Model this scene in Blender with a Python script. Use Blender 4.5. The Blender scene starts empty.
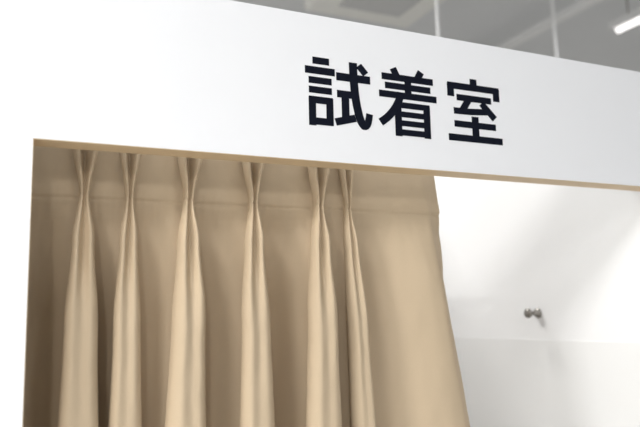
import bpy, bmesh, math
from mathutils import Vector, Matrix, noise

S = bpy.context.scene
S.view_settings.view_transform = 'Standard'
S.view_settings.look = 'None'

def lin(c):
    return tuple(((v/255)/12.92 if v/255 <= 0.04045 else ((v/255+0.055)/1.055)**2.4) for v in c)

def mat(name, rgb, rough=0.5, metal=0.0, noise=None, bump=0.0, scale=50, emit=0.0, transl=0.0, var=0.04):
    m = bpy.data.materials.new(name); m.use_nodes = True
    nt = m.node_tree; b = nt.nodes['Principled BSDF']; out = nt.nodes['Material Output']
    c = lin(rgb)
    b.inputs['Roughness'].default_value = rough
    b.inputs['Metallic'].default_value = metal
    tc = nt.nodes.new('ShaderNodeTexCoord')
    n = nt.nodes.new('ShaderNodeTexNoise'); n.inputs['Scale'].default_value = scale
    n.inputs['Detail'].default_value = 4
    nt.links.new(tc.outputs['Object'], n.inputs['Vector'])
    r = nt.nodes.new('ShaderNodeMixRGB')
    r.inputs[1].default_value = (*[v*(1-var) for v in c], 1)
    r.inputs[2].default_value = (*[min(1, v*(1+var)) for v in c], 1)
    nt.links.new(n.outputs['Fac'], r.inputs[0])
    nt.links.new(r.outputs[0], b.inputs['Base Color'])
    if bump:
        bp = nt.nodes.new('ShaderNodeBump'); bp.inputs['Strength'].default_value = bump
        bp.inputs['Distance'].default_value = 0.001
        nt.links.new(n.outputs['Fac'], bp.inputs['Height'])
        nt.links.new(bp.outputs[0], b.inputs['Normal'])
    if emit:
        b.inputs['Emission Color'].default_value = (1, 0.98, 0.95, 1)
        b.inputs['Emission Strength'].default_value = emit
    if transl:
        t = nt.nodes.new('ShaderNodeBsdfTranslucent'); nt.links.new(r.outputs[0], t.inputs['Color'])
        mx = nt.nodes.new('ShaderNodeMixShader'); mx.inputs[0].default_value = transl
        nt.links.new(b.outputs[0], mx.inputs[1]); nt.links.new(t.outputs[0], mx.inputs[2])
        nt.links.new(mx.outputs[0], out.inputs['Surface'])
    return m

M_white = mat('painted_white_panel', (243, 244, 247), 0.5, scale=3, var=0.004)
M_inner = mat('booth_white_laminate', (246, 246, 246), 0.5, scale=3, var=0.004)
M_inner2 = mat('booth_lower_laminate', (240, 240, 239), 0.4, scale=3, var=0.004)
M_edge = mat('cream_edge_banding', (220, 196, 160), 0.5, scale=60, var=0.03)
M_ink = mat('navy_black_vinyl', (16, 20, 33), 0.7, scale=20, var=0.05)
M_ink.node_tree.nodes['Principled BSDF'].inputs['Specular IOR Level'].default_value = 0.1
M_cloth = mat('beige_curtain_fabric', (202, 182, 154), 0.7, scale=700, var=0.07, bump=0.4, transl=0.02)
M_cloth.node_tree.nodes['Principled BSDF'].inputs['Specular IOR Level'].default_value = 0.3
M_metal = mat('brushed_steel', (150, 146, 140), 0.3, 0.9, scale=100)
M_ceil = mat('store_ceiling', (226, 227, 229), 0.8, scale=4, var=0.02)
M_wall = mat('store_wall', (225, 225, 223), 0.8, scale=2, var=0.02)
M_floor = mat('vinyl_floor', (196, 195, 192), 0.4, scale=6, var=0.04)
M_ac = mat('ac_plastic', (240, 239, 235), 0.5, scale=10)
M_dark = mat('ac_grille_plastic', (205, 205, 205), 0.6, scale=10)
M_rod = mat('white_conduit', (240, 240, 240), 0.5, scale=10)
M_tube = mat('lamp_diffuser', (255, 255, 255), 0.5, emit=1.6)
M_plastic = mat('white_plastic', (235, 235, 230), 0.4, scale=10)

def obj_from_bm(name, bm, mats, parent=None, smooth=False):
    me = bpy.data.meshes.new(name); bm.normal_update(); bm.to_mesh(me); bm.free()
    for m in (mats if isinstance(mats, (list, tuple)) else [mats]): me.materials.append(m)
    if smooth:
        for p in me.polygons: p.use_smooth = True
    o = bpy.data.objects.new(name, me); S.collection.objects.link(o)
    if parent: o.parent = parent
    return o

def add_box(bm, x0, x1, y0, y1, z0, z1, mi=0, bev=0):
    r = bmesh.ops.create_cube(bm, size=1)
    vs = r['verts']
    for v in vs:
        v.co = Vector(((x0+x1)/2+v.co.x*(x1-x0), (y0+y1)/2+v.co.y*(y1-y0), (z0+z1)/2+v.co.z*(z1-z0)))
    fs = set(f for v in vs for f in v.link_faces)
    for f in fs: f.material_index = mi
    if bev:
        es = list(set(e for f in fs for e in f.edges))
        bmesh.ops.bevel(bm, geom=es, offset=bev, segments=2, affect='EDGES', profile=0.5)

def box(name, x0, x1, y0, y1, z0, z1, m, parent=None, bev=0):
    bm = bmesh.new(); add_box(bm, x0, x1, y0, y1, z0, z1, 0, bev)
    return obj_from_bm(name, bm, m, parent)

def add_cyl(bm, p0, p1, r0, r1=None, seg=24, mi=0):
    r1 = r0 if r1 is None else r1
    p0 = Vector(p0); p1 = Vector(p1); d = p1-p0
    M = Matrix.Translation((p0+p1)/2) @ d.to_track_quat('Z', 'Y').to_matrix().to_4x4()
    r = bmesh.ops.create_cone(bm, cap_ends=True, segments=seg, radius1=r0, radius2=r1, depth=d.length, matrix=M)
    for f in set(f for v in r['verts'] for f in v.link_faces): f.material_index = mi

def empty(name):
    e = bpy.data.objects.new(name, None); S.collection.objects.link(e); return e

# ---------------- store shell ----------------
CZ = 4.2
box('floor', -6, 10, -7, 9, -0.1, 0.0, M_floor)
box('ceiling', -6, 10, -7, 9, CZ, CZ+0.1, M_ceil)
box('wall_back', -6, 10, 9, 9.1, 0, CZ, M_wall)
box('wall_left', -6.1, -6, -7, 9.1, 0, CZ, M_wall)
box('wall_right', 10, 10.1, -7, 9.1, 0, CZ, M_wall)

# ---------------- fitting room booth ----------------
ZB, ZT = 2.0, 2.3756
XR = 1.85
T = 0.065
booth = empty('fitting_room_front')
bm = bmesh.new()
pts = [(-1.3, 0), (0, 0), (0, ZB), (XR, ZB), (XR, 0), (3.1, 0), (3.1, ZT), (-1.3, ZT)]
f = bm.faces.new([bm.verts.new((x, 0, z)) for x, z in pts])
r = bmesh.ops.extrude_face_region(bm, geom=[f])
for v in [g for g in r['geom'] if isinstance(g, bmesh.types.BMVert)]: v.co.y = T
bmesh.ops.recalc_face_normals(bm, faces=bm.faces)
obj_from_bm('front_panel', bm, M_white, booth)
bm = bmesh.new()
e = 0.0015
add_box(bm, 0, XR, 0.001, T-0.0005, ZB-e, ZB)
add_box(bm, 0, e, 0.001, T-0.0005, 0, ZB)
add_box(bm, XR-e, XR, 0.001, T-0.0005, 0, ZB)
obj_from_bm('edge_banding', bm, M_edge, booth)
SZ = 1.512
wr_ = empty('wall_booth_right')
box('side_panel_upper', XR+0.002, XR+0.04, T, 1.42, SZ, ZT, M_inner, wr_)
box('side_panel_lower', XR, XR+0.04, T, 1.42, 0, SZ, M_inner2, wr_)
box('wall_booth_left', -0.14, -0.10, T, 1.42, 0, ZT, M_inner)
box('wall_booth_back', -0.14, XR+0.04, 1.42, 1.46, 0, ZT, M_inner)

# ---------------- sign lettering (bold gothic strokes, 100-unit em) ----------------
def qb(p0, p1, p2, n=8):
    return [tuple((1-t)**2*p0[a]+2*t*(1-t)*p1[a]+t*t*p2[a] for a in (0, 1)) for t in [i/n for i in range(n+1)]]
G1 = [  # speech radical + ceremony
    (9, [(13, 94.5), (37, 94.5)]), (9.5, [(2, 80), (45, 80)]), (8.5, [(7, 65.5), (40, 65.5)]), (8.5, [(7, 51.5), (40, 51.5)]),
    (9, [(11.5, 41), (11.5, 0)]), (9, [(7, 37), (41, 37)]), (9, [(36.5, 41), (36.5, 2)]), (9, [(7, 6.5), (41, 6.5)]),
    (10.5, [(47, 75.5), (98, 75.5)]),
    (11, qb((72.5, 99), (72.5, 52), (78, 28), 10)+qb((78, 28), (81, 10), (87.5, 6), 6)[1:]),
    (9, qb((84, 6.5), (91, 3), (93.5, 14), 6)+[(95.5, 25)]),
    (9, [(81, 96), (91.5, 84)]),
    (9.5, [(47.5, 50), (72, 50)]), (10, [(59.5, 50), (59.5, 14)]), (9.5, [(44.5, 8), (74, 16.5)]),
]
G2 = [
    (10, [(26, 100), (32.5, 87)]), (10, [(73, 100), (66, 87)]),
    (9, [(7, 86), (93, 86)]), (8.5, [(12, 72.5), (88, 72.5)]), (9, [(2, 59), (98, 59)]), (10, [(50, 86), (50, 59)]),
    (10.5, qb((38, 63), (30, 33), (3, 15), 10)),
    (10, [(32, 45), (32, -3)]), (10, [(80, 48), (80, -3)]),
    (8, [(27, 44.5), (85, 44.5)]), (7.5, [(30, 30.5), (82, 30.5)]), (7.5, [(30, 17), (82, 17)]), (8, [(30, 3), (82, 3)]),
]
G3 = [
    (11, [(50, 101), (50, 86)]), (9.5, [(4, 86.5), (96, 86.5)]), (10.5, [(9, 90), (9, 69)]), (10.5, [(91, 90), (91, 69)]),
    (9, [(19, 68.5), (81, 68.5)]), (10, [(41, 68), (28, 48)]), (9, [(13, 46.5), (40, 47), (76, 50)]), (10, [(63, 63), (86, 40)]),
    (11, [(50, 40), (50, 4)]), (9, [(13, 26), (87, 26)]), (9.5, [(2, 4), (98, 4)]),
]
def stroke(bm, wd, P, fx, idx):
    h = (wd+1.2)/2; L = []; Rr = []
    V = [Vector(p) for p in P]
    for i, p in enumerate(V):
        d0 = (V[i]-V[i-1]).normalized() if i > 0 else None
        d1 = (V[i+1]-V[i]).normalized() if i+1 < len(V) else None
        d = ((d0 or d1)+(d1 or d0)).normalized()
        n = Vector((-d.y, d.x)); k = 1/max(.5, d.dot(d1 or d0))
        L.append(p+n*h*k); Rr.append(p-n*h*k)
    yf = -0.0006-idx*0.00002
    a = [bm.verts.new((fx(q)[0], yf, fx(q)[1])) for q in L]; b = [bm.verts.new((fx(q)[0], yf, fx(q)[1])) for q in Rr]
    a2 = [bm.verts.new((v.co.x, 0, v.co.z)) for v in a]; b2 = [bm.verts.new((v.co.x, 0, v.co.z)) for v in b]
    n = len(a)
    for i in range(n-1):
        bm.faces.new((a[i], b[i], b[i+1], a[i+1]))
        bm.faces.new((a[i], a[i+1], a2[i+1], a2[i])); bm.faces.new((b[i], b2[i], b2[i+1], b[i+1]))
    bm.faces.new((a[0], a2[0], b2[0], b[0])); bm.faces.new((a[-1], b[-1], b2[-1], a2[-1]))
bm = bmesh.new()
for G, x0, x1 in ((G1, .610, .801), (G2, .819, 1.004), (G3, 1.031, 1.2205)):
    z0, z1 = 2.0845, 2.2655
    for i, (wd, P) in enumerate(G):
        stroke(bm, wd, P, lambda q: (x0+q[0]/100*(x1-x0), z0+(q[1]+2)/102*(z1-z0)), i)
bmesh.ops.recalc_face_normals(bm, faces=bm.faces)
obj_from_bm('sign_lettering', bm, M_ink)

# ---------------- curtain ----------------
PL = [(-0.045, -0.045, 0.9), (0.1156, 0.115, 1.0), (0.2166, 0.219, 0.85), (0.357, 0.334, 1.05), (0.5185, 0.524, 1.0),
      (0.700, 0.690, 1.05), (0.784, 0.800, 0.70)]
XEND = (1.090, 1.198)
YB = 0.150
ZC = 2.035
TP = 0.128   # depth of the heading tape / pinch point
def interp(t, tab):
    for (a, va), (b, vb) in zip(tab, tab[1:]):
        if t <= b:
            k = (t-a)/(b-a); k = max(0, min(1, k)); k = k*k*(3-2*k)
            return va+(vb-va)*k
    return tab[-1][1]
Wt = [(0, .029), (TP, .010), (.23, .023), (.42, .034), (.75, .042), (2, .044)]
Dt = [(0, .055), (TP, .045), (.22, .060), (.45, .080), (.75, .082), (2, .082)]
Gt = [(0, .050), (TP, .014), (.22, .022), (.45, .006), (.75, .002), (2, 0)]
Bt = [(0, .004), (TP, .003), (.2, .003), (.45, .003), (.75, .004), (2, .010)]
Mt = [(0, .0), (TP*.8, .008), (.20, .045), (.42, .105), (.75, .13), (2, .09)]
def section(t):
    k = t/0.65
    K = []
    c = [a+(b-a)*min(k, 1.3) for a, b, s in PL]
    w = interp(t, Wt); d = interp(t, Dt); g = interp(t, Gt); b = interp(t, Bt); m = interp(t, Mt)
    for i, (cc, (_, _, s)) in enumerate(zip(c, PL)):
        sk = 0.35*math.sin(i*2.3+1)*w*min(1, t*3)
        K += [(cc-b*s, 0), (cc-w*s*.9+sk*.5, d*.35*s), (cc-w*s+sk*.8, d*.75*s), (cc-w*.6*s+sk, d*s), (cc+sk, (d-g)*s+0.001), (cc+w*.6*s+sk, d*s*0.97), (cc+w*s+sk*.8, d*.72*s), (cc+w*s*.8+sk*.5, d*.35*s), (cc+b*s, 0)]
        nx = c[i+1] if i+1 < len(c) else XEND[0]+(XEND[1]-XEND[0])*min(k, 1.3)
        if i+1 < len(c):
            s2 = PL[i+1][2]
            xa = cc+b*s; gap = nx-b*s2-xa
            skew = 0.31+0.07*math.sin(i*2.1+.5)
            for q in (.12, .27, .42, .6, .8):
                prof = math.sin(math.pi*(q**(math.log(.5)/math.log(skew))))
                K.append((xa+gap*q, -m*min(1, gap/.13)*prof*(0.85+0.25*math.sin(i*1.7+1))+0.003*math.sin(i*3+q*9)*min(1, t*5)))
        else:
            xa = cc+b*s; gap = nx-xa; m2 = min(m, .075)
            for q, yy in ((.10, -.55), (.20, -.65), (.34, -.25), (.50, .12), (.66, .32), (.80, .28), (.855, .05), (.90, -.25), (.95, -.45), (1.0, -.65)):
                K.append((xa+gap*q, m2*yy+(0.010*max(0, q-.4)-(0.020*max(0, q-.80)/.2))))
    return K
def catmull(K, n=7):
    out = []
    for i in range(len(K)-1):
        p0 = K[max(0, i-1)]; p1 = K[i]; p2 = K[i+1]; p3 = K[min(len(K)-1, i+2)]
        for j in range(n):
            u = j/n
            out.append(tuple(0.5*((2*p1[a])+(-p0[a]+p2[a])*u+(2*p0[a]-5*p1[a]+4*p2[a]-p3[a])*u*u+(-p0[a]+3*p1[a]-3*p2[a]+p3[a])*u**3) for a in (0, 1)))
    out.append(K[-1]); return out
ts = [i*0.003 for i in range(0, 60)]+[0.18+i*0.010 for i in range(0, 72)]+[0.9+i*0.06 for i in range(1, 18)]
bm = bmesh.new(); rows = []
for t in ts:
    cr = catmull(section(t)); row = []
    for j, (x, y) in enumerate(cr):
        st = 0.0032*math.exp(-((t-TP)/0.003)**2)-0.0020/(1+math.exp(min(50, (t-TP)/0.002)))
        wr = 0.0026*noise.noise(Vector((x*22, t*7+y*10, 3.1)))+0.0013*noise.noise(Vector((x*55, t*24, 7.7)))
        # puckers radiating around the tape
        wr += 0.0018*noise.noise(Vector((x*90, t*12, 1.3)))*math.exp(-((t-TP-.02)/.05)**2)
        # faint horizontal creases in the heading
        wr += 0.0014*noise.noise(Vector((x*9, t*75, 5.5)))*math.exp(-((t-TP)/.10)**2)
        row.append(bm.verts.new((max(-0.094, x), YB-y+st+wr, ZC-t)))
    rows.append(row)
for a, b in zip(rows, rows[1:]):
    for j in range(len(a)-1):
        bm.faces.new((a[j], b[j], b[j+1], a[j+1]))
cur = obj_from_bm('curtain', bm, M_cloth, None, True)
so_ = cur.modifiers.new('thick', 'SOLIDIFY'); so_.thickness = 0.0012; so_.offset = 0

# curtain rail
rail = empty('curtain_rail')
bm = bmesh.new()
add_box(bm, -0.09, XR-0.01, YB-0.012, YB+0.012, 2.06, 2.078, bev=0.003)
obj_from_bm('track', bm, M_plastic, rail)
bm = bmesh.new()
for x in (0.02, 0.6, 1.2, 1.78): add_box(bm, x-.012, x+.012, T, YB+0.012, 2.078, 2.084)
obj_from_bm('brackets', bm, M_metal, rail)
bm = bmesh.new()
for a, _, _ in PL+[(1.02, 0, 0)]:
    add_cyl(bm, (a, YB+.003, 2.02), (a, YB+.003, 2.062), 0.002, seg=8)
obj_from_bm('hooks', bm, M_metal, rail)

# ---------------- coat hook ----------------
hy, hz = 0.606, 1.615
bm = bmesh.new()
xw = XR+0.002
prof = [(0, .0), (0, .018), (.004, .0195), (.009, .0175), (.013, .0085), (.036, .008), (.041, .012), (.045, .017), (.051, .019), (.057, .0165), (.060, .009), (.0605, 0)]
seg = 32; rings = []
for dx, rr in prof:
    rings.append([bm.verts.new((xw-dx, hy+max(rr, 1e-5)*math.cos(2*math.pi*k/seg), hz+max(rr, 1e-5)*math.sin(2*math.pi*k/seg))) for k in range(seg)])
for a, b in zip(rings, rings[1:]):
    for k in range(seg): bm.faces.new((a[k], a[(k+1) % seg], b[(k+1) % seg], b[k]))
bmesh.ops.recalc_face_normals(bm, faces=bm.faces)
obj_from_bm('coat_hook', bm, M_metal, None, True)

# ---------------- ceiling equipment ----------------
ac = empty('ceiling_air_conditioner')
box('housing', 1.95, 2.87, 2.1, 3.02, 3.9, CZ, M_ac, ac, 0.03)
box('grille', 2.15, 2.67, 2.3, 2.82, 3.885, 3.9, M_dark, ac)

def fixture(x, y0, y1, z=3.9, power=60):
    e = empty('linear_ceiling_light')  # only one is in view; the others are added for illumination
    box('body', x-.06, x+.06, y0, y1, z+.03, z+.09, M_rod, e, 0.01)
    bm = bmesh.new()
    add_cyl(bm, (x, y0+.03, z+.015), (x, y1-.03, z+.015), .022, seg=16)
    obj_from_bm('tube', bm, M_tube, e, True)
    bm = bmesh.new()
    for yy in (y0+.15, y1-.15): add_cyl(bm, (x, yy, z+.09), (x, yy, CZ), .006, seg=8)
    obj_from_bm('suspension_rods', bm, M_metal, e)
    if power:
        L = bpy.data.lights.new('lamp', 'AREA'); L.shape = 'RECTANGLE'; L.size = .1; L.size_y = (y1-y0)-.1
        L.energy = power; L.color = (1, .99, .975)
        lo = bpy.data.objects.new('lamp', L); lo.location = (x, (y0+y1)/2, z-.015); S.collection.objects.link(lo); lo.parent = e
for x, p in ((-1.4, 60), (1.2, 42), (4.55, 30)):  # rightmost is the visible tube; other two are unseen, added to light the booth
    fixture(x, 1.25, 2.45, power=p)
for x, p in ((-4.4, 290), (-1.6, 65)):  # unseen fixtures added as key light on the curtain from the left
    fixture(x, -2.6, -1.4, power=p)
fixture(-1.6, -6.0, -4.8, power=120)  # unseen, added behind the camera as front light on the header
fixture(1.6, -6.0, -4.8, power=40)  # weaker unseen partner, also added for front light
fixture(8.0, 5.5, 6.7, power=70)  # unseen fixture added to light the background

# conduits
def rod(name, px, py, z0, r):
    bm = bmesh.new(); add_cyl(bm, (px, py, z0), (px, py, CZ), r, seg=16)
    add_cyl(bm, (px, py, CZ-.02), (px, py, CZ), r*3, seg=16)
    return obj_from_bm(name, bm, M_rod)
rod('hanging_conduit', 2.60, 2.22, 0.0, .012)
rod('hanging_conduit', 3.83, 2.4, 0.0, .012)
box('cable_tray', 4.05, 4.13, 1.0, 6.0, 4.0, 4.05, M_rod)
box('ceiling_beam', -6, 10, 4.6, 4.8, 4.0, CZ, M_wall)

# ---------------- world ----------------
w = bpy.data.worlds.new('world'); S.world = w; w.use_nodes = True
w.node_tree.nodes['Background'].inputs[0].default_value = (0.95, 0.975, 1, 1)
w.node_tree.nodes['Background'].inputs[1].default_value = 0.56

# ---------------- camera ----------------
xh = Vector((1503, 66.5, 692)).normalized()
zh = Vector((-110, -4713, 692)).normalized()
yh = zh.cross(xh).normalized(); zh = xh.cross(yh).normalized()
right = Vector((xh.x, yh.x, zh.x)); down = Vector((xh.y, yh.y, zh.y)); fwd = Vector((xh.z, yh.z, zh.z))
R = Matrix((right, -down, -fwd)).transposed()
cd = bpy.data.cameras.new('camera'); cam = bpy.data.objects.new('camera', cd); S.collection.objects.link(cam)
cam.matrix_world = Matrix.Translation((-0.053, -1.5, 1.6265)) @ R.to_4x4()
cd.sensor_width = 36; cd.lens = 36*692/640
cd.dof.use_dof = True; cd.dof.focus_distance = 1.74; cd.dof.aperture_fstop = 2.0
S.camera = cam
